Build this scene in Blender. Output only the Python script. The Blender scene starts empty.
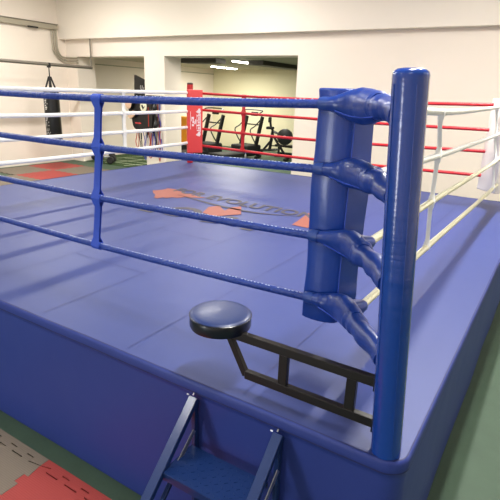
import bpy, bmesh, math, random
from mathutils import Vector, Matrix, noise
random.seed(4)
H = 0.8876                       # height of the ring deck above the floor; builders below measure z from the deck
C = bpy.context.scene.collection
PI = math.pi
def W(p): return Vector((p[0], p[1], p[2] + H))

# ------------------------------------------------------------------ materials
def lin(c):
    return tuple(((v/255)/12.92 if v/255 <= .04045 else ((v/255+.055)/1.055)**2.4) for v in c) + (1,)
def mat(name, rgb, rough=.5, metal=0, bump=0, scale=20, vary=0, vscale=3, coat=0, stretch=(1,1,1), emit=None, es=0, spec=.5, detail=3):
    m = bpy.data.materials.new(name); m.use_nodes = True
    nt = m.node_tree; b = nt.nodes['Principled BSDF']
    b.inputs['Base Color'].default_value = lin(rgb); b.inputs['Roughness'].default_value = rough
    b.inputs['Metallic'].default_value = metal; b.inputs['Coat Weight'].default_value = coat
    b.inputs['Coat Roughness'].default_value = .15
    b.inputs['Specular IOR Level'].default_value = spec
    tc = nt.nodes.new('ShaderNodeTexCoord'); mp = nt.nodes.new('ShaderNodeMapping')
    mp.inputs['Scale'].default_value = stretch
    nt.links.new(tc.outputs['Object'], mp.inputs[0])
    if vary:
        n = nt.nodes.new('ShaderNodeTexNoise'); n.inputs['Scale'].default_value = vscale; n.inputs['Detail'].default_value = 5
        nt.links.new(mp.outputs[0], n.inputs['Vector'])
        mx = nt.nodes.new('ShaderNodeMix'); mx.data_type = 'RGBA'
        a = lin(rgb); mx.inputs['A'].default_value = tuple(v*(1-vary) for v in a[:3])+(1,)
        mx.inputs['B'].default_value = tuple(min(1, v*(1+vary)) for v in a[:3])+(1,)
        nt.links.new(n.outputs['Fac'], mx.inputs['Factor']); nt.links.new(mx.outputs['Result'], b.inputs['Base Color'])
    if bump:
        n = nt.nodes.new('ShaderNodeTexNoise'); n.inputs['Scale'].default_value = scale; n.inputs['Detail'].default_value = detail
        nt.links.new(mp.outputs[0], n.inputs['Vector'])
        bp = nt.nodes.new('ShaderNodeBump'); bp.inputs['Strength'].default_value = bump; bp.inputs['Distance'].default_value = .02
        nt.links.new(n.outputs['Fac'], bp.inputs['Height']); nt.links.new(bp.outputs[0], b.inputs['Normal'])
    if emit:
        b.inputs['Emission Color'].default_value = lin(emit); b.inputs['Emission Strength'].default_value = es
    return m
M = {}
M['canvas'] = mat('canvas_vinyl', (54,68,130), .48, bump=.14, scale=1.8, vary=.06, vscale=1.2, spec=.4, detail=6)
M['skirt'] = mat('skirt_vinyl', (40,57,132), .5, bump=.4, scale=2.2, spec=.4, vary=.06, stretch=(1,1,.6))
M['seam'] = mat('dark_blue_seam', (62,68,125), .6)
M['hem'] = mat('dark_blue_hem', (32,38,95), .6)
M['pvc'] = mat('blue_padding_vinyl', (18,60,152), .34, bump=.25, scale=4, coat=.16, vary=.05, stretch=(1,1,2.2))
M['pvc_post'] = mat('blue_post_vinyl', (16,62,152), .2, bump=.22, scale=5, coat=.5, stretch=(.8,.8,5))
M['cover'] = mat('blue_cover_vinyl', (20,54,136), .33, bump=.18, scale=9, coat=.12)
M['rope_blue'] = mat('blue_rope_sleeve', (26,56,140), .38, bump=.5, scale=30, stretch=(1.5,1,1))
M['strap_blue'] = mat('blue_webbing', (42,76,185), .6, bump=.1, scale=80)
M['collar'] = mat('blue_collar_vinyl', (32,64,140), .4)
M['stitch'] = mat('pale_stitching', (196,208,232), .5)
M['rope_white'] = mat('white_rope_sleeve', (240,240,236), .45, bump=.3, scale=22)
M['rope_cream'] = mat('cream_rope_sleeve', (226,222,194), .5, bump=.3, scale=20)
M['rope_red'] = mat('red_rope_sleeve', (196,30,40), .4, bump=.3, scale=22)
M['pad_red'] = mat('red_padding_vinyl', (228,72,70), .42, bump=.1, scale=4)
M['pad_white'] = mat('white_padding_vinyl', (236,230,222), .45, bump=.1, scale=4)
M['print_white'] = mat('white_print', (245,225,225), .5)
M['black_metal'] = mat('black_powder_coat', (26,22,22), .38, spec=.4)
M['seat_top'] = mat('navy_seat_vinyl', (16,42,98), .42, bump=.12, scale=9, coat=.08)
M['seat_side'] = mat('dark_seat_vinyl', (10,14,30), .3, bump=.1, scale=12, coat=.3)
M['blue_metal'] = mat('blue_powder_coat', (20,46,98), .3, metal=.15, coat=.3, bump=.03, scale=60)
M['steel'] = mat('brushed_steel', (178,180,184), .35, metal=.9)
M['pipe'] = mat('painted_pipe', (176,168,150), .4, metal=.2)
M['rail'] = mat('dull_steel_rail', (128,122,112), .4, metal=.5)
M['wall'] = mat('cream_wall_plaster', (244,232,219), .85, bump=.06, scale=2, vary=.02, vscale=.6)
M['wall2'] = mat('cream_beam_plaster', (244,234,221), .85, bump=.05, scale=2)
M['back_wall'] = mat('olive_cream_plaster', (236,230,198), .85, bump=.05, scale=2)
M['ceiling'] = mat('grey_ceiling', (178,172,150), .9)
M['ceil_white'] = mat('white_ceiling', (225,222,214), .9)
M['duct'] = mat('dark_grey_duct', (58,54,46), .6)
M['floor'] = mat('green_rubber_floor', (66,88,70), .65, bump=.12, scale=40, vary=.16, vscale=5)
M['turf'] = mat('green_artificial_turf', (48,76,30), .95, bump=.8, scale=160, vary=.3, vscale=40)
M['line'] = mat('turf_line_white', (190,200,170), .9)
M['black'] = mat('black_vinyl', (16,16,18), .35, bump=.1, scale=20)
M['rubber'] = mat('black_rubber', (22,22,22), .7)
M['belt'] = mat('dark_belt', (32,34,34), .6)
M['orange'] = mat('orange_panel', (236,150,16), .5)
M['print_dark'] = mat('grey_brown_print', (70,66,78), .6)
M['print_orange'] = mat('orange_print', (150,84,72), .6)
M['beige'] = mat('beige_leather', (214,178,150), .5)
M['red_cord'] = mat('red_cord', (176,48,36), .6); M['blue_cord'] = mat('blue_cord', (52,60,170), .6)
M['white_cord'] = mat('white_cord', (220,218,214), .6)
M['tube'] = mat('lit_fluorescent_tube', (255,255,245), .5, emit=(255,250,235), es=14)
M['daylight'] = mat('daylit_glass', (240,245,255), .3, emit=(235,242,255), es=5)
M['housing'] = mat('white_lamp_housing', (230,230,225), .5)
M['cap'] = mat('dark_cap', (60,20,22), .5)
def ridged(name, rgb, ang):
    m = mat(name, rgb, .7, vary=.05, vscale=8); nt = m.node_tree; b = nt.nodes['Principled BSDF']
    tc = nt.nodes.new('ShaderNodeTexCoord'); w = nt.nodes.new('ShaderNodeTexWave')
    w.inputs['Scale'].default_value = 26; w.inputs['Distortion'].default_value = .3; w.bands_direction = ang
    nt.links.new(tc.outputs['Object'], w.inputs['Vector'])
    bp = nt.nodes.new('ShaderNodeBump'); bp.inputs['Strength'].default_value = .25; bp.inputs['Distance'].default_value = .002
    nt.links.new(w.outputs['Fac'], bp.inputs['Height']); nt.links.new(bp.outputs[0], b.inputs['Normal'])
    return m
M['mat_brown'] = ridged('taupe_foam', (120,109,96), 'Y'); M['mat_red'] = ridged('red_foam', (160,60,56), 'Y')

# ------------------------------------------------------------------ object helpers
def tag(o, label, cat, group=None):
    o['label'] = label; o['category'] = cat
    if group: o['group'] = group
    return o
def thing(name, label, cat, base, group=None):
    o = bpy.data.objects.new(name, None); C.objects.link(o); o.location = W(base); o.empty_display_size = .1
    bpy.context.view_layer.update()
    return tag(o, label, cat, group)
def wpos(o):
    v = Vector(o.location)
    while o.parent: o = o.parent; v = v + o.location
    return v
def obj(name, bm, m, parent=None, smooth=False, origin=None, label=None, sharp=40):
    me = bpy.data.meshes.new(name)
    bmesh.ops.recalc_face_normals(bm, faces=bm.faces)
    off = wpos(parent) if parent else Vector((0,0,0))
    loc = Vector((0,0,0))
    if origin is not None and not parent:
        loc = W(origin); off = loc
    for v in bm.verts: v.co.z += H; v.co -= off
    bm.to_mesh(me); bm.free(); me.materials.append(m)
    if smooth:
        for p in me.polygons: p.use_smooth = True
        me.set_sharp_from_angle(angle=math.radians(sharp))
    o = bpy.data.objects.new(name, me); C.objects.link(o); o.parent = parent; o.location = loc
    if label: o['label'] = label
    return o
def struct(name, bm, m, parent=None):
    o = obj(name, bm, m, parent)
    if not parent: o['kind'] = 'structure'
    return o
def BM(): return bmesh.new()
def box(bm, c, s, rot=None, bevel=0, seg=2):
    mt = Matrix.Translation(c) @ (rot.to_4x4() if rot else Matrix.Identity(4)) @ Matrix.Diagonal((s[0], s[1], s[2], 1))
    r = bmesh.ops.create_cube(bm, size=1, matrix=mt)
    if bevel:
        es = list({e for v in r['verts'] for e in v.link_edges})
        bmesh.ops.bevel(bm, geom=es, offset=bevel, segments=seg, affect='EDGES', profile=.6)
    return bm
def bar(bm, a, b, w, h, up=(0,0,1), bevel=.002):
    a = Vector(a); b = Vector(b); x = (b-a).normalized(); u = Vector(up)
    if abs(u.normalized().dot(x)) > .98: u = Vector((0,1,0)) if abs(x.y) < .9 else Vector((1,0,0))
    y = u.cross(x).normalized(); z = x.cross(y)
    R = Matrix((x, y, z)).transposed()
    return box(bm, (a+b)/2, ((b-a).length, w, h), R, bevel, 1)
def frames(pts):
    out = []; n = len(pts); prev = None
    for i in range(n):
        t = (pts[min(i+1, n-1)] - pts[max(i-1, 0)]).normalized()
        if prev is None:
            ref = Vector((0,0,1)) if abs(t.z) < .9 else Vector((1,0,0))
            u = (ref - t*ref.dot(t)).normalized()
        else:
            u = (prev - t*prev.dot(t)).normalized()
        prev = u; out.append((t, u, t.cross(u)))
    return out
def tube(bm, pts, r, seg=12, cap=True, ru=None):
    """r: number or list; ru: optional list of radii along the 'up' axis"""
    pts = [Vector(p) for p in pts]; fr = frames(pts); rings = []
    for i, (p, (t, u, s)) in enumerate(zip(pts, fr)):
        rr = r[i] if isinstance(r, (list, tuple)) else r
        r2 = ru[i] if ru else rr
        rings.append([bm.verts.new(p + u*(r2*math.cos(2*PI*k/seg)) + s*(rr*math.sin(2*PI*k/seg))) for k in range(seg)])
    for a, b in zip(rings, rings[1:]):
        for k in range(seg): bm.faces.new((a[k], a[(k+1) % seg], b[(k+1) % seg], b[k]))
    if cap:
        bm.faces.new(rings[0][::-1]); bm.faces.new(rings[-1])
    return bm
def smoothpath(pts, n=6):
    pts = [Vector(p) for p in pts]; out = []
    for i in range(len(pts)-1):
        p0 = pts[max(i-1,0)]; p1 = pts[i]; p2 = pts[i+1]; p3 = pts[min(i+2, len(pts)-1)]
        for k in range(n):
            t = k/n
            out.append(.5*((2*p1)+(p2-p0)*t+(2*p0-5*p1+4*p2-p3)*t*t+(3*p1-p0-3*p2+p3)*t**3))
    out.append(pts[-1]); return out
def prism(bm, poly, z0, z1, bevel=0):
    v = [bm.verts.new((x, y, z1)) for x, y in poly]; f = bm.faces.new(v)
    if f.normal.z < 0: f.normal_flip()
    r = bmesh.ops.extrude_face_region(bm, geom=[f])
    vs = [g for g in r['geom'] if isinstance(g, bmesh.types.BMVert)]
    for q in vs: q.co.z = z0
    if bevel:
        bmesh.ops.bevel(bm, geom=list(bm.edges), offset=bevel, segments=3, affect='EDGES', profile=.6)
    return bm
def lathe(bm, c, prof, seg=32, axis=None):
    rings = []
    for r, z in prof:
        rings.append([bm.verts.new((c[0]+r*math.cos(2*PI*k/seg), c[1]+r*math.sin(2*PI*k/seg), c[2]+z)) for k in range(seg)])
    for a, b in zip(rings, rings[1:]):
        for k in range(seg): bm.faces.new((a[k], a[(k+1)%seg], b[(k+1)%seg], b[k]))
    bm.faces.new(rings[0][::-1]); bm.faces.new(rings[-1]); return bm
def copy_tree(o, parent=None):
    c = o.copy(); C.objects.link(c); c.parent = parent
    for ch in list(o.children): copy_tree(ch, c)
    return c

# ------------------------------------------------------------------ the room
LW, BY, WY, DY = -12.1, 7.9, 8.1, 8.75     # left wall x, beam face y, far wall face y, back of far wall
CEIL = 3.9; TOP = 2.12
fl = struct('floor', box(BM(), (-3.5, 6, -H-.05), (19, 22, .1)), M['floor'])
struct('wall_left', box(BM(), (LW-.1, 6, (CEIL-H)/2), (.2, 22, CEIL+H)), M['wall'])
bm = BM()
for x0, x1 in ((LW, -11.62), (-8.98, -8.28), (-4.46, 6)):
    box(bm, ((x0+x1)/2, (WY+DY)/2, (TOP-H)/2), (x1-x0, DY-WY, TOP+H))
box(bm, ((LW+6)/2, (WY+DY)/2, (TOP+CEIL)/2), (6-LW, DY-WY, CEIL-TOP))
bmesh.ops.remove_doubles(bm, verts=bm.verts, dist=1e-4)
struct('wall_far', bm, M['wall'])
struct('trim_1', box(BM(), ((LW+6)/2, (BY+WY)/2, (2.57+CEIL)/2), (6-LW, WY-BY, CEIL-2.57)), M['wall2'])
struct('wall_right', box(BM(), (6.1, 2.4, (CEIL-H)/2), (.2, 14.8, CEIL+H)), M['wall'])
struct('wall_back_room', box(BM(), (-3.5, 15.5, (TOP+.08-H)/2), (19, .2, TOP+.08+H)), M['back_wall'])
struct('ceiling', box(BM(), (-3.05, 2.05, CEIL+.05), (18.3, 13.4, .1)), M['ceil_white'])
struct('ceiling_back_room', box(BM(), (-3.05, 12.1, TOP+.1), (18.3, 6.7, .1)), M['ceiling'])
# conduit seam along the left wall of the back room
struct('trim_2', box(BM(), (LW+.01, 12.1, 1.98), (.02, 6.6, .03)), M['ceiling'])

# glazed door in the wall behind the viewer
struct('wall_near', box(BM(), (-3.05, -6.6, (CEIL-H)/2), (18.3, .2, CEIL+H)), M['wall'])
dr = struct('door_1', box(BM(), (-2.9, -6.47, .2), (1.3, .06, 2.14)), M['housing'])
obj('pane', box(BM(), (-2.9, -6.43, .2), (1.06, .02, 1.96)), M['daylight'], dr)
obj('door_handle', tube(BM(), [(-2.32, -6.40, .05), (-2.32, -6.40, .35)], .015, 8), M['steel'], dr, True)
l = bpy.data.lights.new('door_light', 'AREA'); l.shape = 'RECTANGLE'; l.size = 1.0; l.size_y = 1.9; l.energy = 32; l.color = (.95,.97,1)
o = bpy.data.objects.new('door_light', l); C.objects.link(o); o.location = W((-2.9, -6.38, .2)); o.rotation_euler = (PI/2, 0, 0)
# ceiling lamps
def lamp(x, y, z, L, ang, label, power, grp=None, w=.14):
    t = thing('ceiling_lamp', label, 'lamp', (x, y, z), grp)
    R = Matrix.Rotation(ang, 3, 'Z')
    obj('housing', box(BM(), (x, y, z-.02), (L, w, .04), R, .006, 1), M['housing'], t)
    for s in (-1, 1):
        d = R @ Vector((L/2-.03, s*w*.25, 0)); e = R @ Vector((-L/2+.03, s*w*.25, 0))
        obj('tube', tube(BM(), [(x+d.x, y+d.y, z-.055), (x+e.x, y+e.y, z-.055)], .013, 8), M['tube'], t, True)
    if power:
        l = bpy.data.lights.new('tube_light', 'AREA'); l.shape = 'RECTANGLE'; l.size = L; l.size_y = w; l.energy = power
        l.color = (1, .965, .91)
        o = bpy.data.objects.new('tube_light', l); C.objects.link(o); o.location = W((x, y, z-.09)); o.rotation_euler = (0, 0, ang)
    return t
for i, (x, y, p) in enumerate([(-9.3,1,100),(-9.3,5.2,110),(-5.2,.6,40),(-5.2,5.6,75),(.22,.2,95),(-.12,3.9,170),(4.2,1.6,10),(4.2,5.6,35),(-3.6,-3.6,50),(.9,-4.2,26)]):
    lamp(x, y, CEIL, 1.5, PI/2, 'twin tube ceiling lamp above the boxing ring', p, 'twin tube lamps on the main ceiling')
for x, y, lab in ((-10.0, 13.2, 'lit tube lamp under the low ceiling, the longer left one'),
                  (-7.35, 10.4, 'lit tube lamp under the low ceiling, the smaller right one')):
    t = thing('ceiling_lamp', lab, 'lamp', (x, y, TOP+.05))
    obj('housing', box(BM(), (x, y, TOP+.03), (.18, 1.5 if x < -9 else 1.1, .04), None, .005, 1), M['housing'], t)
    obj('tube', box(BM(), (x, y, TOP-.005), (.12, 1.44 if x < -9 else 1.04, .03), None, .01, 2), M['tube'], t)
    l = bpy.data.lights.new('tube_light', 'AREA'); l.shape = 'RECTANGLE'; l.size = .12; l.size_y = 1.3; l.energy = 85; l.color = (1,.97,.86)
    o = bpy.data.objects.new('tube_light', l); C.objects.link(o); o.location = W((x, y, TOP-.05))
# ducts under the low ceiling
for x, y, sx, sy, lab in ((-8.3, 9.7, 1.3, .5, 'dark grey duct under the low ceiling at its left'),
                       (-6.9, 11.6, .5, 2.6, 'dark grey duct under the low ceiling at its right')):
    tag(obj('ceiling_duct', box(BM(), (x, y, TOP-.01), (sx, sy, .12), None, .01, 1), M['duct'], origin=(x, y, TOP+.05)), lab, 'duct')

# ------------------------------------------------------------------ ring platform
X0, X1, Y0, Y1 = -5.55, .475, -.437, 5.5
plat = thing('boxing_ring_platform', 'blue vinyl covered raised boxing ring platform with printed canvas', 'boxing ring', (-2.5, 2.5, -H))
def perimeter(r, inset, n=10, step=.12):
    pts = []
    x0, x1, y0, y1 = X0+inset, X1-inset, Y0+inset, Y1-inset; r = max(r-inset, .012)
    cs = [((x1-r, y0+r), -PI/2), ((x1-r, y1-r), 0), ((x0+r, y1-r), PI/2), ((x0+r, y0+r), PI)]
    return cs, r
def rounded(inset, r0=.09):
    cs, r = perimeter(r0, inset); out = []
    N = [40, 40, 40, 40]
    for i, ((cx, cy), a0) in enumerate(cs):
        arc = [(cx+r*math.cos(a0+PI/2*k/10), cy+r*math.sin(a0+PI/2*k/10)) for k in range(11)]
        out += arc
        (nx, ny), a1 = cs[(i+1) % 4]
        q = (nx+r*math.cos(a1), ny+r*math.sin(a1)); p = arc[-1]
        for k in range(1, 60): out.append((p[0]+(q[0]-p[0])*k/60, p[1]+(q[1]-p[1])*k/60))
    return out
bm = BM(); prof = [(.014, .004), (.010, .0055), (.005, .004), (.001, -.002), (-.001, -.012), (-.003, -.03), (-.003, -.042), (-.002, -.048), (.004, -.052)] + [(.004, -.08-.032*k) for k in range(25)] + [(.004, -H+.002)]
rings = []
for ins, z in prof:
    rg = []
    for k, (x, y) in enumerate(rounded(ins)):
        w = 0
        if z < -.07:
            w = .014*noise.noise(Vector((x*1.3, y*1.3, z*1.0+3)))*min(1, (-z-.06)*6) + .010*noise.noise(Vector((x*5+z*3, y*5, z*2.2)))*max(.15, 1+z*1.9)*min(1, (-z-.05)*14)
        d = Vector((x-(-2.5), y-2.5, 0)); d = Vector((0, math.copysign(1, d.y), 0)) if abs(d.y)/2.96 > abs(d.x)/3.0 else Vector((math.copysign(1, d.x), 0, 0))
        wz = .004*noise.noise(Vector((x*2, y*2, 9))) if z > -.07 else 0
        rg.append(bm.verts.new((x+d.x*w, y+d.y*w, z+wz)))
    rings.append(rg)
for a, b in zip(rings, rings[1:]):
    n = len(a)
    for k in range(n): bm.faces.new((a[k], a[(k+1)%n], b[(k+1)%n], b[k]))
sk = obj('skirt', bm, M['skirt'], plat, True, sharp=75)
# stitched hem lines: one on the deck border, one under the rounded edge
for nm, ins, z in (('hem_line', .009, .0066), ('hem_line', -.0038, -.042)):
    bm = BM(); P = rounded(ins); n = len(P); v = []
    for k, (x, y) in enumerate(P):
        wz = .004*noise.noise(Vector((x*2, y*2, 9)))
        if ins > 0:
            dx, dy = (Vector((x+2.5, y-2.5))).normalized()
            v.append((bm.verts.new((x, y, z+wz)), bm.verts.new((x-dx*.005, y-dy*.005, z+wz))))
        else:
            v.append((bm.verts.new((x, y, z+wz)), bm.verts.new((x, y, z+wz-.006))))
    for k in range(n): bm.faces.new((v[k][0], v[(k+1)%n][0], v[(k+1)%n][1], v[k][1]))
    obj(nm, bm, M['hem'], sk)
# canvas
bm = BM(); nx, ny = 90, 90; g = []
cx0, cx1, cy0, cy1 = X0+.009, X1-.009, Y0+.009, Y1-.009
for j in range(ny+1):
    row = []
    for i in range(nx+1):
        x = cx0+(cx1-cx0)*i/nx; y = cy0+(cy1-cy0)*j/ny
        e = min(x-cx0, cx1-x, y-cy0, cy1-y); f = min(1, e/.25)
        rr_ = .085                      # round the four plan corners
        ax_ = min(max(x, cx0+rr_), cx1-rr_); ay_ = min(max(y, cy0+rr_), cy1-rr_)
        dd_ = math.hypot(x-ax_, y-ay_)
        if dd_ > rr_: x = ax_+(x-ax_)*rr_/dd_; y = ay_+(y-ay_)*rr_/dd_
        row.append(bm.verts.new((x, y, .002+f*.003*noise.noise(Vector((x*1.1, y*1.1, 0))))))
    g.append(row)
for j in range(ny):
    for i in range(nx): bm.faces.new((g[j][i], g[j][i+1], g[j+1][i+1], g[j+1][i]))
cv = obj('canvas', bm, M['canvas'], plat, True)
ZC = .0068
def flat(bm, poly, z=ZC):
    bm.faces.new([bm.verts.new((x, y, z)) for x, y in poly])
bm = BM()
for x in (-.28, -1.01, -1.73, -2.5, -3.25, -4.0, -4.75):
    a, b = cy0+.05, cy1-.05
    flat(bm, [(x-.002, a), (x+.002, a), (x+.002, b), (x-.002, b)], .0055)
for k, (x0, x1) in enumerate([(-4.75,-4),(-4,-3.25),(-3.25,-2.5),(-2.5,-1.73),(-1.73,-1.01),(-1.01,-.28)]):
    for y in ((.48, 2.0, 3.6)[k % 3]+.0, (1.48, 3.9, 4.9)[k % 3]):
        flat(bm, [(x0, y-.0025), (x1, y-.0025), (x1, y+.0025), (x0, y+.0025)], .0055)
obj('seam', bm, M['seam'], cv)
# printed logo on the canvas
def text_bm(s, size, M4, bold=.0, shear=0, ext=0, sx=1, spacing=1):
    cu = bpy.data.curves.new('t', 'FONT'); cu.body = s; cu.size = size; cu.offset = bold; cu.shear = shear
    cu.align_x = 'CENTER'; cu.space_character = spacing; cu.extrude = ext
    o = bpy.data.objects.new('t', cu); C.objects.link(o); bpy.context.view_layer.update()
    me = bpy.data.meshes.new_from_object(o.evaluated_get(bpy.context.evaluated_depsgraph_get()))
    b = BM(); b.from_mesh(me); bpy.data.objects.remove(o); bpy.data.curves.remove(cu); bpy.data.meshes.remove(me)
    b.transform(M4 @ Matrix.Diagonal((sx, 1, 1, 1)))
    return b
def arcY(x): return 2.93 - .05*(x+2.6) - .0*x
b = text_bm('FOR EVOLUTION', .33, Matrix.Translation((-2.55, 2.93, ZC+.0008)) @ Matrix.Rotation(math.radians(-4.2), 4, 'Z'), .009, -.28, 0, .83, 1.04)
for v in b.verts: v.co.y += -.045 + .05*((v.co.x+2.6)/1.1)**2
obj('lettering', b, M['print_dark'], cv)
bm = BM()
sw = smoothpath([(-3.42,2.86,0),(-2.98,2.76,0),(-2.6,2.69,0),(-2.11,2.68,0),(-1.62,2.85,0)], 8)
n = len(sw)
for i in range(n-1):
    a, c = sw[i], sw[i+1]; w0 = .022*math.sin(PI*(i+.3)/n)+.004; w1 = .022*math.sin(PI*(i+1.3)/n)+.004
    flat(bm, [(a.x, a.y-w0), (c.x, c.y-w1), (c.x, c.y+w1), (a.x, a.y+w0)])
obj('swoosh', bm, M['print_dark'], cv)
bm = BM()
flat(bm, [(-3.84,2.84),(-3.74,2.74),(-3.62,2.66),(-3.52,2.52),(-3.45,2.50),(-3.44,2.60),(-3.38,2.60),(-3.36,2.68),(-3.29,2.70),(-3.24,2.80),(-3.12,2.86),(-3.02,2.95),(-3.2,2.96),(-3.28,3.0),(-3.40,2.99),(-3.48,3.06),(-3.58,3.05),(-3.66,3.12),(-3.80,3.10),(-3.78,2.98)])
obj('emblem', bm, M['print_orange'], cv)
bm = BM()
flat(bm, [(-2.56,2.28),(-2.36,2.22),(-2.26,2.38),(-2.18,2.50),(-2.40,2.84),(-2.47,2.70),(-2.42,2.52),(-2.52,2.60),(-2.62,2.70),(-2.68,2.56)])
obj('emblem', bm, M['print_orange'], cv)
bm = BM()
flat(bm, [(-1.52,2.47),(-1.34,2.46),(-1.25,2.62),(-1.3,2.85),(-1.48,3.10),(-1.62,3.08),(-1.56,2.76)])
obj('emblem', bm, M['print_orange'], cv)
# partly hidden second row of dark shapes
bm = BM()
def arcband(cx, cy, r0, r1, a0, a1, n=14):
    for k in range(n):
        t0 = math.radians(a0+(a1-a0)*k/n); t1 = math.radians(a0+(a1-a0)*(k+1)/n)
        flat(bm, [(cx+r0*math.cos(t0), cy+r0*math.sin(t0)), (cx+r1*math.cos(t0), cy+r1*math.sin(t0)), (cx+r1*math.cos(t1), cy+r1*math.sin(t1)), (cx+r0*math.cos(t1), cy+r0*math.sin(t1))])
arcband(-2.76, 2.16, .14, .23, 20, 330)
for x, y, w in ((-3.1, 2.0, .2), (-2.0, 2.12, .10), (-1.8, 2.08, .13)): flat(bm, [(x-w/2, y-.1), (x+w/2, y-.1), (x+w/2+.06, y+.16), (x-w/2+.06, y+.16)])
flat(bm, [(-2.36,1.95),(-2.16,2.0),(-2.10,2.34),(-2.22,2.36)])
obj('lettering', bm, M['print_dark'], cv)

# ------------------------------------------------------------------ ring posts
def ring_post(bx, by, tx, ty, tz, r, m, capm, label, seg=16):
    t = thing('corner_post', label, 'ring post', (bx, by, .004))
    pts = [(bx+(tx-bx)*k/8, by+(ty-by)*k/8, .004+(tz-.03-.004)*k/8) for k in range(9)]
    bm = BM(); tube(bm, pts, r, 28)
    s = obj('sleeve', bm, m, t, True)
    bm = BM()
    lathe(bm, (tx, ty, tz-.036), [(r+.0005, 0), (r+.0005, .016), (r-.003, .026), (r-.013, .033), (r-.03, .036), (.004, .036)], 28)
    obj('top_cap', bm, capm, t, True)
    bm = BM()
    d = Vector((-.35, -.94, 0)); q = Vector((d.y, -d.x, 0))
    for k in range(2):
        dd = (Matrix.Rotation((-.35, 1.0)[k], 3, 'Z') @ d)*(r+.0005)
        tube(bm, [(bx+dd.x, by+dd.y, .02), (tx+dd.x, ty+dd.y, tz-.05)], .0022, 6)
    obj('seam', bm, m, s, True)
    return t
ring_post(.384, -.372, .297, -.387, 1.412, .057, M['pvc_post'], M['pvc_post'], 'glossy blue padded post at the near corner of the ring')
ring_post(-5.22, 5.35, -5.22, 5.35, 1.45, .055, M['rope_red'], M['cap'], 'red post behind the red pad at the far corner')
ring_post(.44, 5.2, .42, 5.2, 1.42, .055, M['pad_white'], M['pad_white'], 'white post at the right corner behind the white pad')
ring_post(-5.0, -.35, -5.0, -.35, 1.42, .055, M['pad_white'], M['pad_white'], 'white post at the left end of the near blue ropes')

# corner pads
def pad_poly(cx, cy, w, d, ang):
    R = Matrix.Rotation(ang, 2)
    return [tuple(Vector((cx, cy)) + R @ Vector(p)) for p in ((-w/2,-d/2),(w/2,-d/2),(w/2,d/2),(-w/2,d/2))]
t = thing('corner_pad', 'tall glossy blue corner pad inside the near corner ropes', 'corner pad', (-.07, .13, .26))
bm = BM(); prism(bm, [(-.21, .035), (-.185, .026), (-.15, .021), (-.115, .021), (-.08, .027), (-.052, .038), (-.035, .05), (.018, .18), (-.15, .22)], .26, 1.352, .011)
# puffed faces
bmesh.ops.subdivide_edges(bm, edges=[e for e in bm.edges if abs(e.verts[0].co.z-e.verts[1].co.z) > .5], cuts=30)
for v in bm.verts:
    if .3 < v.co.z < 1.32:
        f = .004*math.sin(v.co.z*9)+.005*noise.noise(v.co*6)
        d = (Vector((v.co.x+.07, v.co.y-.13, 0))).normalized(); v.co += d*f
obj('padding', bm, M['pvc'], t, True, sharp=50)
bm = BM(); tube(bm, [(-.031, .045, z) for z in (.28, .6, .9, 1.33)], .003, 6); obj('piping', bm, M['strap_blue'], t, True)
def simple_pad(cx, cy, ang, w, d, z0, z1, m, label):
    t = thing('corner_pad', label, 'corner pad', (cx, cy, z0))
    bm = BM(); prism(bm, pad_poly(cx, cy, w, d, ang), z0, z1, .014)
    obj('padding', bm, m, t, True, sharp=50); return t
rp = simple_pad(-4.54, 4.63, PI/4, .255, .11, .31, 1.33, M['pad_red'], 'tall red corner pad with white print at the far corner')
wp = simple_pad(.06, 4.80, -PI/4, .34, .11, .24, 1.36, M['pad_white'], 'tall white corner pad at the right corner')
simple_pad(-4.58, .08, -PI/4, .34, .11, .28, 1.34, M['pad_white'], 'white corner pad at the left corner')
# white print on the red pad: two ladles of a weight-shaped emblem, fine lines and small marks
Rp = Matrix.Rotation(PI/4, 3, 'Z')
def on_pad(u, z):
    u *= .85 # u across the face, z height
    p = Vector((-4.54, 4.63, 0)) + Rp @ Vector((u, -.0565, 0)); return (p.x, p.y, z)
def pq(bm, pts): bm.faces.new([bm.verts.new(on_pad(u, z)) for u, z in pts])
bm = BM()
def rect(u0, u1, z0, z1): pq(bm, [(u0,z0),(u1,z0),(u1,z1),(u0,z1)])
rect(-.092, -.084, .70, .985)
for s, z in ((1, .985), (-1, .615)):
    pq(bm, [(.015, z), (.05, z+.02), (.07, z+.05), (.10, z+.05), (.112, z), (.09, z-.03), (.04, z-.02)])
for k in range(11): rect(.055 if k % 3 else .035, .095, .675+k*.026, .675+k*.026+(.019 if k % 2 else .014))
rect(.098, .112, .66, .96); rect(.028, .034, .70, .94)
for u0, u1, z0, z1 in ((-.07,-.02,.87,.90),(-.07,-.055,.83,.87),(-.05,-.01,.80,.83),(-.06,-.02,.75,.785),(-.02,.01,.785,.80),(0,.02,.80,.86),(-.04,-.025,.83,.87)): rect(u0, u1, z0, z1)
obj('printed_emblem', bm, M['print_white'], rp)

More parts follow.
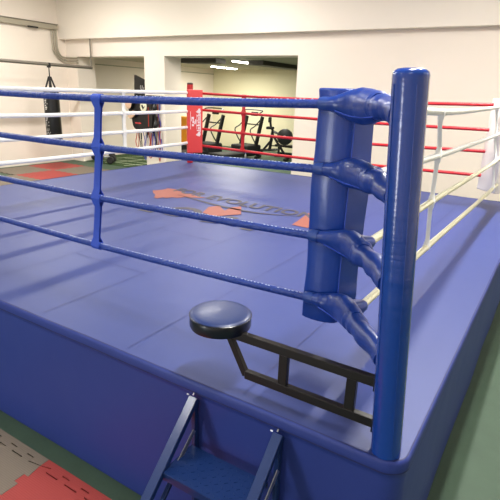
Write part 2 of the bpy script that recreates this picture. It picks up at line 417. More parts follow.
# ------------------------------------------------------------------ ropes
HB = [1.287, 1.008, .697, .385]
LV = ['topmost', 'second from top', 'third from top', 'lowest']
def rope(pts, r, m, label, grp, stitch=None):
    P = smoothpath(pts, 10); o = P[0]
    t = thing('ring_rope', label, 'ring rope', tuple((P[0]+P[-1])/2), grp)
    bm = BM(); tube(bm, P, [r*(1+.05*noise.noise(p*5)) for p in P], 12)
    s = obj('sleeve', bm, m, t, True)
    if stitch:
        bm = BM(); L = [0]
        for a, b in zip(P, P[1:]): L.append(L[-1]+(b-a).length)
        d = .012; off = 0
        while d < min(L[-1], 3.4):
            i = max(k for k in range(len(L)) if L[k] <= d); i = min(i, len(P)-2)
            f = (d-L[i])/(L[i+1]-L[i]); p = P[i].lerp(P[i+1], f); tt = (P[i+1]-P[i]).normalized()
            side = Vector((0,0,1)).cross(tt).normalized()
            a = math.radians(14+5*math.sin(d*5)+random.uniform(-6,6)); sgn = 1 if side.y < 0 else -1
            n = (Vector((0,0,1))*math.cos(a)+side*sgn*math.sin(a))
            q = p+n*(r*1.0)
            if random.random() < .78: bar(bm, q-tt*.0045, q+tt*.0045+n*random.uniform(-.001,.001), .003, .003, up=n, bevel=0)
            d += random.uniform(.016, .024)
        so = obj('stitching', bm, M['stitch'], t); so['kind'] = 'stuff'
    return t
# near side, blue
for z, l, sg in zip(HB, LV, (.03, .03, .028, .028)):
    rope([(-.1,0,z),(-.8,0,z-.018),(-1.6,0,z-sg),(-2.6,0,z-sg),(-3.6,0,z-.018),(-4.5,0,z)], .0195, M['rope_blue'],
         f'{l} blue rope of the near side with stitched sleeve', 'blue ropes of the near side', True)
# right side, white/cream
for k, (z, l, xe, ze) in enumerate(zip(HB, LV, (.03,.07,.12,.15), (1.265,.955,.66,.35))):
    zz = (1.25,.99,.70,.38)[k]
    rope([(.085,.06,z),(.1,1.2,zz),((.1+xe)/2,2.95,(zz+ze)/2-.006),(xe,4.7,ze)], .0195, M['rope_white'] if k < 2 else M['rope_cream'],
         f'{l} {"white" if k<2 else "cream"} rope of the right side running past the near post', 'white ropes of the right side')
# far side, red
for z, l, z0, z1 in zip(HB, LV, (1.275,1.01,.70,.42), (1.285,.99,.73,.43)):
    rope([(-4.50,4.77,z0),(-3,4.77,z0-.02),(-1.5,4.77,(z0+z1)/2-.02),(-.06,4.77,z1)], .021, M['rope_red'],
         f'{l} red rope of the far side in front of the wall', 'red ropes of the far side')
# left side, white
for z, l in zip((1.275,.985,.73,.475), LV):
    rope([(-4.5,.1,z),(-4.5,1.5,z-.01),(-4.5,3,z-.005),(-4.54,4.1,z),(-4.625,4.585,z)], .024, M['rope_white'],
         f'{l} white rope of the left side, beyond the canvas', 'white ropes of the left side')
# vertical rope spacers
def spacer(path_xy, zs, w, m, label, axis, twist=0):
    """path_xy: list of (x, y) at the four rope heights zs; axis: unit vector along the ropes"""
    t = thing('rope_spacer', label, 'rope spacer', (path_xy[-1][0], path_xy[-1][1], zs[-1]-.03))
    rope_ax = Vector(axis); ax = Matrix.Rotation(twist, 3, 'Z') @ rope_ax; nrm = Vector((ax.y, -ax.x, 0))
    bm = BM()
    for k in range(3):
        for s in (1, -1):
            a = Vector((path_xy[k][0], path_xy[k][1], zs[k])); b = Vector((path_xy[k+1][0], path_xy[k+1][1], zs[k+1]))
            o = .006
            rows = [(a+nrm*s*.022+Vector((0,0,.0)), w*.72), (a+nrm*s*.016-Vector((0,0,.03)), w*.58), (a+nrm*s*o-Vector((0,0,.055)), w*.5), ((a+b)/2+nrm*s*o, w*.47), (b+nrm*s*o+Vector((0,0,.055)), w*.5), (b+nrm*s*.016+Vector((0,0,.03)), w*.58), (b+nrm*s*.022, w*.72)]
            vs = [(bm.verts.new(p-ax*ww), bm.verts.new(p+ax*ww)) for p, ww in rows]
            for u, v in zip(vs, vs[1:]): bm.faces.new((u[0], u[1], v[1], v[0]))
    bm.normal_update(); bmesh.ops.solidify(bm, geom=bm.faces[:], thickness=.003)
    obj('webbing', bm, m, t, True)
    for k in range(4):
        bm = BM(); p = Vector((path_xy[k][0], path_xy[k][1], zs[k]))
        tube(bm, [p-rope_ax*w*.68, p-rope_ax*w*.3, p+rope_ax*w*.3, p+rope_ax*w*.68], .0245, 14)
        obj('loop', bm, m, t, True)
zb = [z-.029 for z in HB]
spacer([(-1.57,0),(-1.59,0),(-1.62,0),(-1.65,0)], zb, .052, M['strap_blue'], 'blue webbing spacer joining the near blue ropes', (1,0,0))
spacer([(-3.2,0)]*4, [z-.026 for z in HB], .052, M['strap_blue'], 'blue webbing spacer of the near ropes beside the left corner', (1,0,0))
spacer([(.1,1.1),(.1,1.19),(.1,1.2),(.1,1.26)], [1.25,.99,.70,.38], .024, M['rope_white'], 'white spacer on the right ropes just beyond the near post', (0,1,0), -1.1)
spacer([(.038,4.3),(.073,4.3),(.118,4.3),(.144,4.3)], [1.263,.959,.665,.353], .024, M['rope_white'], 'white spacer on the right ropes beside the white pad', (0,1,0), -1.1)
spacer([(-3.66,4.77)]*4, [1.262,.997,.69,.41], .055, M['rope_red'], 'red spacer on the far ropes beside the red pad', (1,0,0))
spacer([(-1.6,4.77)]*4, [1.262,.982,.70,.41], .055, M['rope_red'], 'red spacer on the far ropes hidden behind the blue pad', (1,0,0))
spacer([(-4.5,3.0)]*4, [1.27,.98,.725,.47], .055, M['rope_white'], 'white spacer on the left ropes in front of the turf area', (0,1,0))

# padded covers between the near post and the rope corner
for k, (z, l) in enumerate(zip(HB, LV)):
    px = .384+(.297-.384)*(z/1.412); zp = z-.004
    sg = (1, .93, .9, .95)[k]
    t = thing('rope_cover', f'{l} crumpled blue padded cover between the near post and the ropes', 'rope cover', (0, 0, z), 'blue padded covers at the near post')
    ctrl = [(-.175,0,0,.026,.026),(-.13,0,0,.030,.030),(-.09,0,0,.042,.036),(-.045,.0,-.002,.058,.044),(0,-.012,-.002,.069,.052),(.04,-.035,0,.071,.055),(.085,-.08,.0,.066,.054),(.125,-.125,-.002,.055,.048)]
    P = smoothpath([(a, b, z+c) for a, b, c, _, _ in ctrl], 4); n = len(P)
    def samp(idx):
        out = []
        for i in range(n):
            f = i/(n-1)*(len(ctrl)-1); j = min(int(f), len(ctrl)-2); out.append(ctrl[j][idx]+(ctrl[j+1][idx]-ctrl[j][idx])*(f-j))
        return out
    rv, rh = samp(3), samp(4)
    bm = BM(); tube(bm, P, [r*sg for r in rh], 24, ru=[r*sg for r in rv])
    for v in bm.verts:
        if v.co.x > -.10:
            q = v.co+Vector((k*3, 0, 0))
            d = .010*noise.noise(q*9)+.0035*noise.noise(q*22)
            v.co += Vector((d*.6, -d, d))
    body = obj('cover_body', bm, M['cover'], t, True, sharp=70)
    # overlapping neck sleeve reaching the post
    e = Vector((px-.035, -.372+.03, zp-.0))
    P2 = smoothpath([(.105,-.102,z-.001),(.135,-.137,z-.001),(.18,-.19,z-.002),(e.x-.04, e.y+.05, zp-.003),(e.x, e.y, zp-.004)], 5); n2 = len(P2)
    bm = BM(); rr = [(.056,.050,.045,.043,.045)[min(4, int(i/(n2-1)*4+.5))]*sg for i in range(n2)]
    tube(bm, P2, rr, 20)
    for v in bm.verts:
        q = v.co+Vector((k*5, 1, 0)); d = .009*noise.noise(q*13)+.003*noise.noise(q*26); v.co += Vector((d, d*.3, d))
    obj('neck_sleeve', bm, M['cover'], t, True, sharp=70)
    # stub holding the white rope
    P3 = smoothpath([(.045,-.03,z),(.065,.015,z),(.08,.045,z),(.088,.075,z)], 4); n3 = len(P3)
    bm = BM(); tube(bm, P3, [.05-.024*i/(n3-1) for i in range(n3)], 16)
    obj('rope_outlet', bm, M['cover'], t, True, sharp=70)
    bm = BM(); tube(bm, [(-.182,0,z),(-.172,0,z),(-.145,0,z),(-.135,0,z)], [.0255,.0285,.0295,.0295], 20)
    obj('collar', bm, M['collar'], t, True)
    # raised seam along the lower front of the body
    bm = BM()
    sp = [Vector((p.x, p.y, p.z)) + Vector((-.25, -1, 0)).normalized()*(a*sg*.82) + Vector((0,0,-b*sg*.62)) for p, a, b in list(zip(P, rh, rv))[8:]]
    tube(bm, sp, .0032, 6); obj('seam', bm, M['strap_blue'], body, True)
# small dark strap ends hanging behind the two lower covers
# covers at the far corner and at the white corner
def far_cover(p, q, r, m, label, grp):
    t = thing('rope_cover', label, 'rope cover', p, grp)
    p = Vector(p); q = Vector(q)
    P = smoothpath([p, p.lerp(q,.35), p.lerp(q,.7), q], 4); n = len(P)
    bm = BM(); tube(bm, P, [r*(.7+.5*math.sin(PI*min(1, i/(n-1)*1.1))) for i in range(n)], 12); obj('cover_body', bm, m, t, True)
for z, l in zip((1.275,.985,.70,.43), LV):
    far_cover((-4.57,4.80,z), (-5.17,5.31,z), .045, M['rope_red'], f'{l} red padded cover behind the red pad', 'red covers at the far corner')
for z, l in zip((1.275,.965,.68,.38), LV):
    far_cover((.06,4.79,z), (.39,5.16,z), .045, M['rope_white'], f'{l} white padded cover behind the white pad', 'white covers at the right corner')
    far_cover((-4.53,-.01,z), (-4.96,-.31,z), .045, M['rope_white'], f'{l} white padded cover at the left corner', 'white covers at the left corner')

# ------------------------------------------------------------------ swing stool on the near post
st = thing('corner_stool', 'round navy padded stool on a black steel arm fixed to the near post', 'stool', (.35, -.36, .09))
yb = -.352
sc = Vector((-.445, -.335, 0))
bm = BM(); lathe(bm, (sc.x, sc.y, .283), [(.02,0),(.132,0),(.140,.004),(.143,.012),(.143,.05),(.141,.058)], 48)
seat = obj('seat', bm, M['seat_side'], st, True)
bm = BM(); lathe(bm, (sc.x, sc.y, .341), [(.1415,0),(.142,.006),(.137,.0105),(.12,.0135),(.08,.0155),(.03,.0165),(.004,.017)], 48)
obj('seat_cushion', bm, M['seat_top'], st, True, label='glossy navy seat top')
bm = BM(); tube(bm, [(sc.x+.143*math.cos(2*PI*k/48), sc.y+.143*math.sin(2*PI*k/48), .343) for k in range(49)], .003, 6, cap=False); obj('piping', bm, M['seat_side'], seat, True)
T, B = .277, .0955
def arm(name, a, b, w=.030, h=.040): obj(name, bar(BM(), a, b, w, h), M['black_metal'], st)
arm('arm_bar', (-.40, yb, T), (.315, yb, T)); arm('arm_bar', (-.285, yb, B), (.325, yb, B))
arm('arm_strut', (-.383, yb, T-.01), (-.283, yb, B-.006), .026, .03)
arm('arm_strut', (-.094, yb, B+.014), (-.094, yb, T-.014), .042, .026); arm('arm_strut', (.213, yb, B+.014), (.213, yb, T-.014), .042, .026)
bm = BM(); box(bm, (sc.x+.01, sc.y, .279), (.16, .10, .008)); obj('seat_plate', bm, M['black_metal'], st)
for z, xx in ((T, .309), (B, .320)): obj('mounting_plate', box(BM(), (xx, yb-.004, z), (.008, .05, .06), None, .002, 1), M['black_metal'], st)

# ------------------------------------------------------------------ steps up to the ring
sp = thing('ring_steps', 'blue painted steel steps leaning on the ring skirt, tread with checker pattern', 'steps', (-.27, -.9, -H))
for x in (-.508, -.052):
    obj('stringer', bar(BM(), (x+.006, -.455, -.062), (x+.006, -.455-.80, -.062-.80), .046, .03, up=(0,1,-1)), M['blue_metal'], sp)
    obj('back_post', bar(BM(), (x+.012, -.458, -.075), (x+.012, -.458, -H+.002), .022, .03, up=(0,1,0)), M['blue_metal'], sp)
    xx = x+.03
    obj('brace', bar(BM(), (xx, -.485, -.215), (xx, -.60, -.315), .004, .032, up=(0,1,-1)), M['steel'], sp, label='bare steel brace')
    obj('brace', bar(BM(), (xx, -.60, -.33), (xx-.0, -.95, -.68), .02, .02, up=(0,1,-1)), M['blue_metal'], sp)
    bm = BM(); tube(bm, [(x-.015, -.47, -.045), (x-.026, -.47, -.045)], .004, 8); tube(bm, [(x-.0, -.458, -.05), (x-.0, -.45, -.042)], .004, 8)
    obj('bolt', bm, M['steel'], sp)
for (yc, z, nm) in ((-.595, -.305, 'tread'), (-.925, -.60, 'tread')):
    bm = BM(); box(bm, (-.28, yc, z), (.425, .215, .004)); box(bm, (-.28, yc-.107, z-.018), (.425, .004, .036)); box(bm, (-.28, yc+.107, z-.014), (.425, .004, .028))
    tr = obj(nm, bm, M['blue_metal'], sp)
    bm = BM()
    for i in range(13):
        for j in range(7):
            a = PI/4 if (i+j) % 2 else -PI/4
            box(bm, (-.28-.19+i*.0317, yc-.088+j*.0293, z+.0025), (.017, .0035, .0022), Matrix.Rotation(a, 3, 'Z'))
    s = obj('tread_studs', bm, M['blue_metal'], tr)

# ------------------------------------------------------------------ jigsaw floor mats
def tooth_line(a, b, n, amp, flip=1):
    a = Vector(a); b = Vector(b); d = (b-a); L = d.length; d.normalize(); nn = Vector((-d.y, d.x))*flip
    out = []; s = L/n
    for k in range(n):
        o0 = 1 if k % 2 else -1
        w = .12*s*o0
        out += [a+d*(k*s-w if k else 0)+nn*amp*o0, a+d*((k+1)*s+w if k < n-1 else L)+nn*amp*o0]
    return out
def foam_mat(x0, x1, y0, y1, m, label, grp, strip=True, n=12, amp=.018, th=.02):
    t = thing('foam_floor_mat', label, 'floor mat', ((x0+x1)/2, (y0+y1)/2, -H), grp)
    g = .003
    cs = [(x0, y0), (x1, y0), (x1, y1), (x0, y1)]
    S = [tooth_line(cs[0], cs[1], n, amp, -1), tooth_line(cs[1], cs[2], n, amp, -1), tooth_line(cs[3], cs[2], n, amp, -1)[::-1], tooth_line(cs[0], cs[3], n, amp, -1)[::-1]]
    poly = []
    for i in range(4): poly += [Vector(cs[i])] + S[i][1:-1]
    c = Vector(((x0+x1)/2, (y0+y1)/2))
    poly = [c+(p-c)*(1-g) for p in poly]
    bm = BM(); prism(bm, [tuple(p) for p in poly], -H, -H+th)
    obj('mat_body', bm, m, t)
    if strip:
        e = tooth_line((x0, y1), (x1, y1), n, amp, -1)[1:-1]
        pl = [Vector((x0+.001, y1+.004))] + [p+Vector((0, .007)) for p in e] + [Vector((x1-.001, y1+.004))] + [Vector((x1-.001, y1+.02)), Vector((x1-.001, y1+.062)), Vector((x0+.001, y1+.062)), Vector((x0+.001, y1+.02))]
        bm = BM(); prism(bm, [tuple(p) for p in pl], -H, -H+th); obj('edge_strip', bm, m, t)
foam_mat(-2.55, -1.55, -1.62, -.62, M['mat_brown'], 'taupe jigsaw foam mat on the floor beside the near ring skirt', None)
foam_mat(-1.55, -.55, -1.62, -.62, M['mat_red'], 'red jigsaw foam mat on the floor beside the near ring skirt', None)
gx = [-11.85, -10.75, -9.65]; gy = [4.15, 5.25, 6.35, 7.42]
for i, j, c, lab in ((0,1,'b','taupe foam mat along the left wall, nearer the viewer'),(0,2,'r','red foam mat at the back by the left wall below the hanging bag'),
                (1,0,'b','taupe foam mat at the left edge of the view beside the ring'),(1,1,'r','red foam mat in front of the taupe ones beside the far ring skirt'),(1,2,'b','taupe foam mat nearest the turf')):
    foam_mat(gx[i], gx[i+1], gy[j], gy[j+1], M['mat_red' if c == 'r' else 'mat_brown'], lab, None, False, 10, .02)

# ------------------------------------------------------------------ turf and weights in the back area
bm = BM(); box(bm, (-10.55, 9.6, -H+.006), (3.05, 2.8, .012))
tf = tag(obj('artificial_turf', bm, M['turf'], origin=(-10.55, 10.35, -H)), 'green artificial turf with white lines beyond the far wall opening', 'turf'); tf['kind'] = 'stuff'
bm = BM()
for (a, b) in (((-11.6,8.55),(-9.1,8.75)),((-11.5,8.95),(-9.1,9.25)),((-11.7,8.3),(-11.2,10.2)),((-10.9,8.3),(-10.4,10.4)),((-10.1,8.3),(-9.6,10.4)),((-11.3,9.5),(-9.2,9.8))):
    bar(bm, (a[0], a[1], -H+.0135), (b[0], b[1], -H+.0135), .035, .003, bevel=0)
obj('turf_lines', bm, M['line'], tf)
def dumbbell(x, y, a, s, label):
    z = -H+.012+.062*s
    t = thing('dumbbell', label, 'dumbbell', (x, y, -H+.012), 'dumbbells on the turf')
    d = Vector((math.cos(a), math.sin(a), 0)); c = Vector((x, y, z))
    for sg in (-1, 1):
        obj('weight_head', tube(BM(), [c+d*sg*.06*s, c+d*sg*.075*s, c+d*sg*.13*s, c+d*sg*.145*s], [.05*s,.062*s,.062*s,.05*s], 10), M['rubber'], t)
    obj('grip', tube(BM(), [c-d*.07*s, c+d*.07*s], .017*s, 8), M['steel'], t, True)
for x, y, a, s, l in ((-11.75,8.45,.3,1.7,'black dumbbell on the turf beside the left pier'),(-11.2,8.62,1.2,1.9,'black dumbbell on the turf, middle one of three'),(-10.72,8.4,2.2,1.7,'black dumbbell on the turf farthest from the left wall')):
    dumbbell(x, y, a, s, l)

# ------------------------------------------------------------------ hanging bag, its rail, pipes
ra = thing('bag_rail', 'grey steel pipe rail holding the punching bag', 'rail', (-10.9, 8, 1.82))
obj('pipe', tube(BM(), [(-10.9, 2.6, 1.84), (-10.9, 8.0, 1.815)], .042, 14), M['rail'], ra, True)
obj('hanger_rod', tube(BM(), [(-10.9, 7.99, 1.82), (-10.9, 7.99, 2.58)], .02, 10), M['rail'], ra, True)
obj('hanger_rod', tube(BM(), [(-10.9, 3.0, 1.84), (-10.9, 3.0, CEIL)], .02, 10), M['rail'], ra, True)
BX, BYY = -10.9, 6.60
pb = thing('punching_bag', 'long black punching bag with white lettering hanging from the pipe rail', 'punching bag', (BX, BYY, -.2))
bm = BM(); lathe(bm, (BX, BYY, -.20), [(.16,0),(.19,.02),(.2,.05),(.2,.7),(.198,1.3),(.195,1.36),(.17,1.38)], 32)
obj('bag_body', bm, M['black'], pb, True)
bm = BM(); box(bm, (BX, BYY, 1.80), (.09, .07, .12), None, .01, 1); obj('clamp', bm, M['rubber'], pb)
bm = BM()
for a in range(4):
    an = PI/4+a*PI/2; tube(bm, [(BX+.14*math.cos(an), BYY+.14*math.sin(an), 1.17), (BX+.02*math.cos(an), BYY+.02*math.sin(an), 1.52)], .022, 6)
tube(bm, [(BX, BYY, 1.5), (BX, BYY, 1.76)], .014, 6)
obj('hanging_strap', bm, M['rubber'], pb)
# vertical lettering around the left flank of the bag
cam_dir = Vector((.739-BX, -2.02-BYY, 0)).normalized(); aa = math.atan2(cam_dir.y, cam_dir.x)
b2 = BM()
for k in range(26):
    z0 = .98-k*.043+random.uniform(-.006,.006); w0 = random.uniform(.03,.10)/.2; a0 = aa-1.12+random.uniform(0,.22)
    if k in (7, 8, 17): continue
    v = [b2.verts.new((BX+.2025*math.cos(an), BYY+.2025*math.sin(an), z)) for an, z in ((a0,z0),(a0+w0,z0+.008),(a0+w0,z0-.018),(a0,z0-.024))]
    b2.faces.new(v)
obj('printed_mark', b2, M['white_cord'], pb)

t = thing('cable_tray', 'grey metal cable channel along the left wall', 'cable channel', (-12.05, 7.8, 2.8))
obj('channel', box(BM(), (-12.035, 4.8, 2.865), (.11, 6.0, .13), None, .006, 1), M['pipe'], t)
obj('cover_lip', box(BM(), (-12.02, 4.8, 2.935), (.14, 6.0, .02)), M['rail'], t)
obj('clip', box(BM(), (-11.97, 7.0, 2.79), (.05, .3, .04), None, .005, 1), M['rubber'], t)
for k, dd in enumerate((0, .07, .14)):
    pts = smoothpath([(-12.05, 7.78-dd, 2.8), (-12.05, 7.78-dd, 2.45+.0*dd), (-12.05, 7.79-dd, 2.32-dd*.5), (-12.05, 7.86-dd*.5, 2.16-dd*.6), (-12.04, 7.96-dd*.3, 2.10-dd*.8), (-11.95, 8.06, 2.09-dd), (-11.55, 8.07, 2.085-dd)], 5)
    tag(obj('wall_pipe', tube(BM(), pts, .024, 10), M['pipe'], None, True, origin=(-12.05, 7.78-dd, 2.8)),
        ('cream painted pipe bending along the left corner, outermost of three','cream painted pipe bending along the left corner, middle of three','cream painted pipe bending along the left corner, lowest of three')[k], 'pipe', 'bent pipes in the left corner')

# ------------------------------------------------------------------ gear hanging on the pier
Yp = WY
t = thing('gear_rack', 'black hanging rail with hooks on the pier beside the opening', 'gear rack', (-8.95, Yp, 1.0))
bm = BM(); bar(bm, (-9.42, Yp-.03, 1.10), (-8.36, Yp-.03, 1.10), .03, .03); bar(bm, (-8.94, Yp-.01, 1.10), (-8.30, Yp-.01, 1.10), .02, .10)
obj('rail', bm, M['rubber'], t)
for x in (-9.36,-9.2,-9.0,-8.8,-8.6,-8.48,-8.38): obj('hook', tube(BM(), [(x, Yp-.04, 1.10), (x, Yp-.09, 1.09), (x, Yp-.10, 1.13)], .008, 6), M['steel'], t)
t = thing('wall_target', 'tall black hanging target with slanted top and white mark left of the pier', 'target', (-9.18, Yp+.1, .9))
bm = BM(); v = [(-9.42, 1.66), (-8.985, 1.50), (-8.985, .92), (-9.45, .86)]
f0 = [bm.verts.new((x, Yp+.06, z)) for x, z in v]; f1 = [bm.verts.new((x, Yp+.13, z)) for x, z in v]
bm.faces.new(f0); bm.faces.new(f1[::-1])
for k in range(4): bm.faces.new((f0[k], f0[(k+1)%4], f1[(k+1)%4], f1[k]))
tb = obj('panel', bm, M['black'], t)
bm = BM()
lx, lz = -9.14, 1.34
for k in range(10):
    a0, a1 = 2.2+k*.42, 2.2+(k+1)*.42
    bm.faces.new([bm.verts.new((lx+r*math.cos(a), Yp+.058, lz+r*1.1*math.sin(a))) for r, a in ((.05,a0),(.075,a0),(.075,a1),(.05,a1))])
bm.faces.new([bm.verts.new((lx+a, Yp+.058, lz+b)) for a, b in ((-.02,-.04),(.01,-.04),(.03,.05),(0,.05))])
obj('printed_mark', bm, M['steel'], t)

def hung(name, label, cat, x, grp=None): return thing(name, label, cat, (x, Yp-.1, 1.09), grp)
t = hung('body_protector', 'black body protector with round pale emblem and small red mark on the rack', 'body protector', -8.95)
bm = BM()
pts = [(-9.40,1.06),(-9.2,1.10),(-8.75,1.10),(-8.58,1.02),(-8.56,.6),(-8.56,.33),(-8.62,.27),(-9.22,.25),(-9.30,.34),(-9.30,.58),(-9.42,.74),(-9.50,.86)]
f0 = [bm.verts.new((x, Yp-.19, z)) for x, z in pts]; f1 = [bm.verts.new((x, Yp-.06, z)) for x, z in pts]
bm.faces.new(f0); bm.faces.new(f1[::-1])
for k in range(len(pts)): bm.faces.new((f0[k], f0[(k+1)%len(pts)], f1[(k+1)%len(pts)], f1[k]))
bmesh.ops.bevel(bm, geom=bm.edges[:], offset=.022, segments=3, affect='EDGES')
obj('padding', bm, M['black'], t, True)
def disc(cx, cz, rx, rz, y, m, par, nm='emblem'):
    bm = BM(); bm.faces.new([bm.verts.new((cx+rx*math.cos(2*PI*k/24), y, cz+rz*math.sin(2*PI*k/24))) for k in range(24)]); return obj(nm, bm, m, par)
e = disc(-8.87, .86, .12, .14, Yp-.193, M['rope_cream'], t)
bm = BM(); bm.faces.new([bm.verts.new((-8.87+a, Yp-.195, .86+b)) for a, b in ((-.08,.02),(-.02,-.09),(.07,.03),(.0,-.02),(-.03,.05))]); obj('emblem_mark', bm, M['black'], e)
bm = BM()
for k in range(5): box(bm, (-9.17+k*.045, Yp-.193, .42), (.03, .003, .03+.012*(k % 2)))
obj('printed_mark', bm, M['pad_red'], t)
obj('side_stripe', box(BM(), (-8.70, Yp-.192, .6), (.02, .004, .5)), M['red_cord'], t)
# two focus mitts
for x, z, rx, rz, an, lab in ((-9.33, .93, .11, .15, 0, 'beige faced focus mitt hanging at the left of the rack'), (-9.22, .64, .15, .08, -.5, 'beige faced focus mitt tilted below the other one')):
    t = thing('focus_mitt', lab, 'focus mitt', (x, Yp-.2, z))
    R = Matrix.Rotation(an, 3, 'Y'); cc = Vector((x, Yp-.24, z))
    bm = BM(); lathe(bm, (0,0,0), [(.5,-.5),(.9,-.42),(1,-.1),(1,.1),(.9,.4),(.6,.5)], 24)
    bm.transform(Matrix.Translation(cc) @ R.to_4x4() @ Matrix.Rotation(PI/2, 4, 'X') @ Matrix.Diagonal((rx*1.15, rz*1.15, .07, 1)))
    obj('mitt_body', bm, M['black'], t, True)
    bm = BM(); lathe(bm, (0,0,0), [(.5,-.5),(1,-.3),(1,.3),(.6,.5)], 24)
    bm.transform(Matrix.Translation(cc+Vector((0,-.04,0))) @ R.to_4x4() @ Matrix.Rotation(PI/2, 4, 'X') @ Matrix.Diagonal((rx, rz, .03, 1)))
    obj('striking_face', bm, M['beige'], t, True)
# gloves on the right
for x, z, lab in ((-8.52, .86, 'black boxing glove hanging at the right end of the rack, upper one'), (-8.50, .42, 'black boxing glove hanging at the right end of the rack, lower one')):
    t = thing('boxing_glove', lab, 'boxing glove', (x, Yp-.16, z))
    bm = BM(); tube(bm, smoothpath([(x,Yp-.12,z+.17),(x,Yp-.13,z+.06),(x+.01,Yp-.15,z-.03),(x+.02,Yp-.16,z-.11)], 4), [.045,.045,.045,.05,.055,.06,.066,.07,.07,.068,.06,.045,.02], 12)
    obj('glove_body', bm, M['black'], t, True)
    bm = BM(); tube(bm, [(x+.05,Yp-.16,z+.03),(x+.08,Yp-.18,z-.01),(x+.085,Yp-.19,z-.06)], [.02,.026,.015], 8); obj('thumb', bm, M['black'], t, True)
    obj('cuff', tube(BM(), [(x,Yp-.12,z+.20),(x,Yp-.12,z+.10)], .05, 12), M['rubber'], t, True)
    obj('hanging_loop', tube(BM(), [(x,Yp-.12,z+.19),(x,Yp-.1,1.11)], .006, 6), M['rubber'], t, True)
# skipping ropes
ropes = [(-9.30,'red_cord',.0),(-9.17,'rubber',.3),(-9.02,'blue_cord',.6),(-8.93,'white_cord',.2),(-8.82,'red_cord',.5),(-8.70,'blue_cord',.1),(-8.60,'rubber',.4),(-8.50,'red_cord',.7),(-8.44,'blue_cord',.3)]
cn = {'red_cord':'red','rubber':'black','blue_cord':'blue','white_cord':'white'}
nm = ['leftmost on the rack','next to the left end','under the pale emblem','in the middle of the row','just right of the white one','right of the emblem','between two bright ones','second from the right end','at the right end']
for k, (x, m, s) in enumerate(ropes):
    t = thing('skipping_rope', f'{cn[m]} skipping rope hanging on the pier rack, {nm[k]}', 'skipping rope', (x, Yp-.05, 1.05), 'skipping ropes on the rack')
    lo = -.30-.28*((k*37 % 5)/5)
    P = [(x, Yp-.05, 1.07)] + [(x+.03*math.sin(q*2.3+s*9), Yp-.04-.012*(q%2), .85-q*(.85-lo)/6) for q in range(7)] + [(x+.05, Yp-.05, lo-.03)] + [(x+.075+.02*math.sin(q*1.9+s*5), Yp-.055, lo+.06+q*.24) for q in range(int(2+3*s)+1)]
    obj('cord', tube(BM(), smoothpath(P, 4), .011, 6), M[m], t, True)
    e = P[-1]; obj('handle', tube(BM(), [(e[0], e[1], e[2]+.02), (e[0], e[1], e[2]-.14)], .018, 8), M['rubber' if k % 2 else 'white_cord'], t, True)

# ------------------------------------------------------------------ gym machines in the back room
def treadmill(label, x, y, a, s=1):
    t = thing('treadmill', label, 'treadmill', (x, y, -H), 'treadmills in the back room')
    R = Matrix.Rotation(a, 4, 'Z')
    def P(name, bm, m, sm=False, par=None):
        bm.transform(Matrix.Translation((x, y, -H)) @ R); return obj(name, bm, m, par or t, sm)
    bm = BM(); box(bm, (-.75, 0, .17), (1.55, .74, .13), None, .03, 2); dk = P('deck', bm, M['rubber'])
    bm = BM(); box(bm, (-.8, 0, .24), (1.35, .5, .012)); P('running_belt', bm, M['belt'], False, dk)
    bm = BM(); box(bm, (-.05, 0, .30), (.75, .8, .36), None, .08, 3); P('motor_hood', bm, M['rubber'])
    for sgn in (-1, 1):
        bm = BM(); bar(bm, (-.02, sgn*.36, .15), (.36, sgn*.36, 1.42), .06, .15, up=(1,0,0), bevel=.01); P('upright', bm, M['black'])
        bm = BM(); tube(bm, smoothpath([(.30, sgn*.36, 1.35), (.0, sgn*.36, 1.12), (-.25, sgn*.36, .95), (.1, sgn*.36, .45)], 4), .02, 8); P('handrail', bm, M['black'], True)
        bm = BM(); box(bm, (-1.45, sgn*.3, .05), (.12, .06, .1)); box(bm, (.25, sgn*.3, .06), (.12, .06, .12)); P('foot', bm, M['rubber'])
    bm = BM(); box(bm, (.34, 0, 1.50), (.06, .30, .14), Matrix.Rotation(.35, 3, 'Y'), .02, 2); cs = P('console', bm, M['rubber'])
    bm = BM(); tube(bm, smoothpath([(.10,-.42,1.52),(.28,-.42,1.62),(.32,0,1.64),(.28,.42,1.62),(.10,.42,1.52)], 4), .022, 8); P('handlebar', bm, M['black'], True)
    bm = BM(); tube(bm, [(.24,-.36,1.15),(.24,.36,1.15)], .022, 8); P('crossbar', bm, M['black'], True)
    return t
MA = math.radians(80)
treadmill('black treadmill right beside the red corner pad', -9.85, 12.1, MA)
treadmill('black treadmill behind the red rope spacer, nearer the exercise bike', -8.62, 12.7, MA)
# stationary bike
bx, by, a = -7.75, 13.0, math.radians(15)
t = thing('exercise_bike', 'black exercise bike with a big front disc near the opening edge', 'exercise bike', (bx, by, -H))
TR = Matrix.Translation((bx, by, -H)) @ Matrix.Rotation(a, 4, 'Z')
def P(name, bm, m, sm=False): bm.transform(TR); return obj(name, bm, m, t, sm)
bm = BM(); tube(bm, [(.42,-.07,.80),(.42,-.055,.80),(.42,.055,.80),(.42,.07,.80)], [.24,.27,.27,.24], 28); P('flywheel', bm, M['black'], True)
bm = BM(); tube(bm, [(.42,-.085,.80),(.42,.085,.80)], .06, 12); P('hub', bm, M['steel'], True)
bm = BM(); tube(bm, [(-.05,0,.98),(.42,0,.80)], .04, 8); tube(bm, [(-.1,0,.36),(-.02,0,1.0)], .055, 8); tube(bm, [(-.02,0,.85),(.5,0,.12)], .045, 8); tube(bm, [(-.5,0,.12),(-.02,0,.7)], .04, 8); tube(bm,[(-.45,0,.3),(.2,0,.36)],.04,8)
P('frame', bm, M['black'], True)
for xx in (-.52, .52):
    bm = BM(); box(bm, (xx, 0, .06), (.1, .6, .08), None, .02, 2); P('stabiliser', bm, M['rubber'])
bm = BM(); box(bm, (-.12, 0, 1.07), (.26, .2, .09), None, .04, 3); P('saddle', bm, M['rubber'])
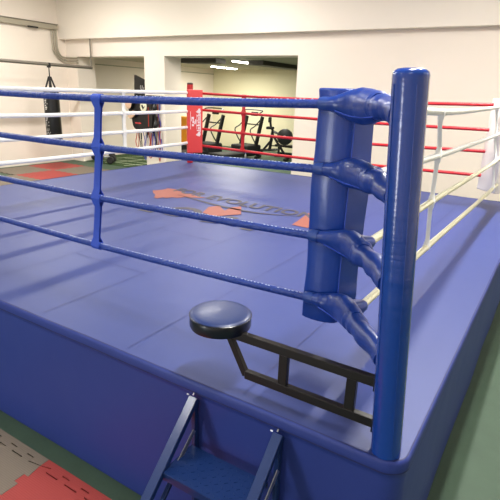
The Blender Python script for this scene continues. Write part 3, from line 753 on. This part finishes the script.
bm = BM(); tube(bm, [(-.02,0,.98),(-.10,0,1.12),(-.13,0,1.34)], .04, 8); box(bm, (-.14, 0, 1.34), (.08, .22, .18), None, .03, 2); P('console', bm, M['rubber'])
bm = BM(); tube(bm, [(-.1,-.16,.4),(-.1,.16,.4)], .02, 8); box(bm, (-.18,-.18,.34), (.12,.08,.03)); box(bm, (-.02,.18,.46), (.12,.08,.03)); P('pedals', bm, M['rubber'])
# low bench by the opening edge
bx2, by2 = -7.55, 14.0
t = thing('weight_bench', 'low black bench beside the exercise bike at the opening edge', 'bench', (bx2, by2, -H))
obj('seat_pad', box(BM(), (bx2, by2, -H+.40), (1.2, .32, .09), None, .03, 2), M['black'], t)
obj('backrest', box(BM(), (bx2+.55, by2, -H+.50), (.5, .32, .09), Matrix.Rotation(-.3, 3, 'Y'), .03, 2), M['black'], t)
for sx in (-.5, .5):
    obj('leg', box(BM(), (bx2+sx, by2, -H+.18), (.06, .06, .36)), M['rubber'], t); obj('foot_bar', box(BM(), (bx2+sx, by2, -H+.025), (.08, .5, .05)), M['rubber'], t)
obj('frame_rail', box(BM(), (bx2, by2, -H+.12), (1.0, .05, .06)), M['rubber'], t)
# orange cabinet on a black base, partly behind the red pad
t = thing('storage_cabinet', 'orange cabinet on a black base half hidden by the red pad', 'cabinet', (-10.75, 11.9, -H))
obj('body', box(BM(), (-10.75, 11.9, -H+.83), (.62, .5, .95), None, .01, 1), M['orange'], t)
obj('base', box(BM(), (-10.75, 11.9, -H+.175), (.66, .54, .35), None, .01, 1), M['rubber'], t)
obj('door', box(BM(), (-10.75, 11.642, -H+.83), (.56, .016, .88), None, .004, 1), M['orange'], t)
# small bottle on the floor
t = thing('water_bottle', 'small clear water bottle standing beside the treadmill', 'bottle', (-8.15, 11.9, -H))
bm = BM(); lathe(bm, (-8.15, 11.9, -H), [(.035,0),(.04,.02),(.04,.18),(.03,.22),(.016,.24),(.016,.27)], 16); obj('bottle_body', bm, M['steel'], t, True)
obj('cap', tube(BM(), [(-8.15,11.9,-H+.265),(-8.15,11.9,-H+.295)], .019, 10), M['blue_cord'], t, True)

# ------------------------------------------------------------------ world, camera
w = bpy.data.worlds.new('world'); bpy.context.scene.world = w; w.use_nodes = True
w.node_tree.nodes['Background'].inputs[0].default_value = (1, .97, .93, 1); w.node_tree.nodes['Background'].inputs[1].default_value = .3
cam = bpy.data.cameras.new('camera'); co = bpy.data.objects.new('camera', cam); C.objects.link(co)
R = Vector((0.84474276, 0.53391798, 0.03662323)); U = Vector((-0.19352812, 0.24095675, 0.95104506)); F = Vector((-0.49895544, 0.81047606, -0.30687462))
m = Matrix((R, U, -F)).transposed().to_4x4(); m.translation = W((0.73854312, -2.02052653, 1.3215534)); co.matrix_world = m
cam.sensor_width = 36; cam.lens = 488.68/500*36; cam.clip_start = .05
sc_ = bpy.context.scene; sc_.camera = co
sc_.view_settings.view_transform = 'Standard'; sc_.view_settings.look = 'None'; sc_.view_settings.gamma = 1; sc_.view_settings.exposure = .68
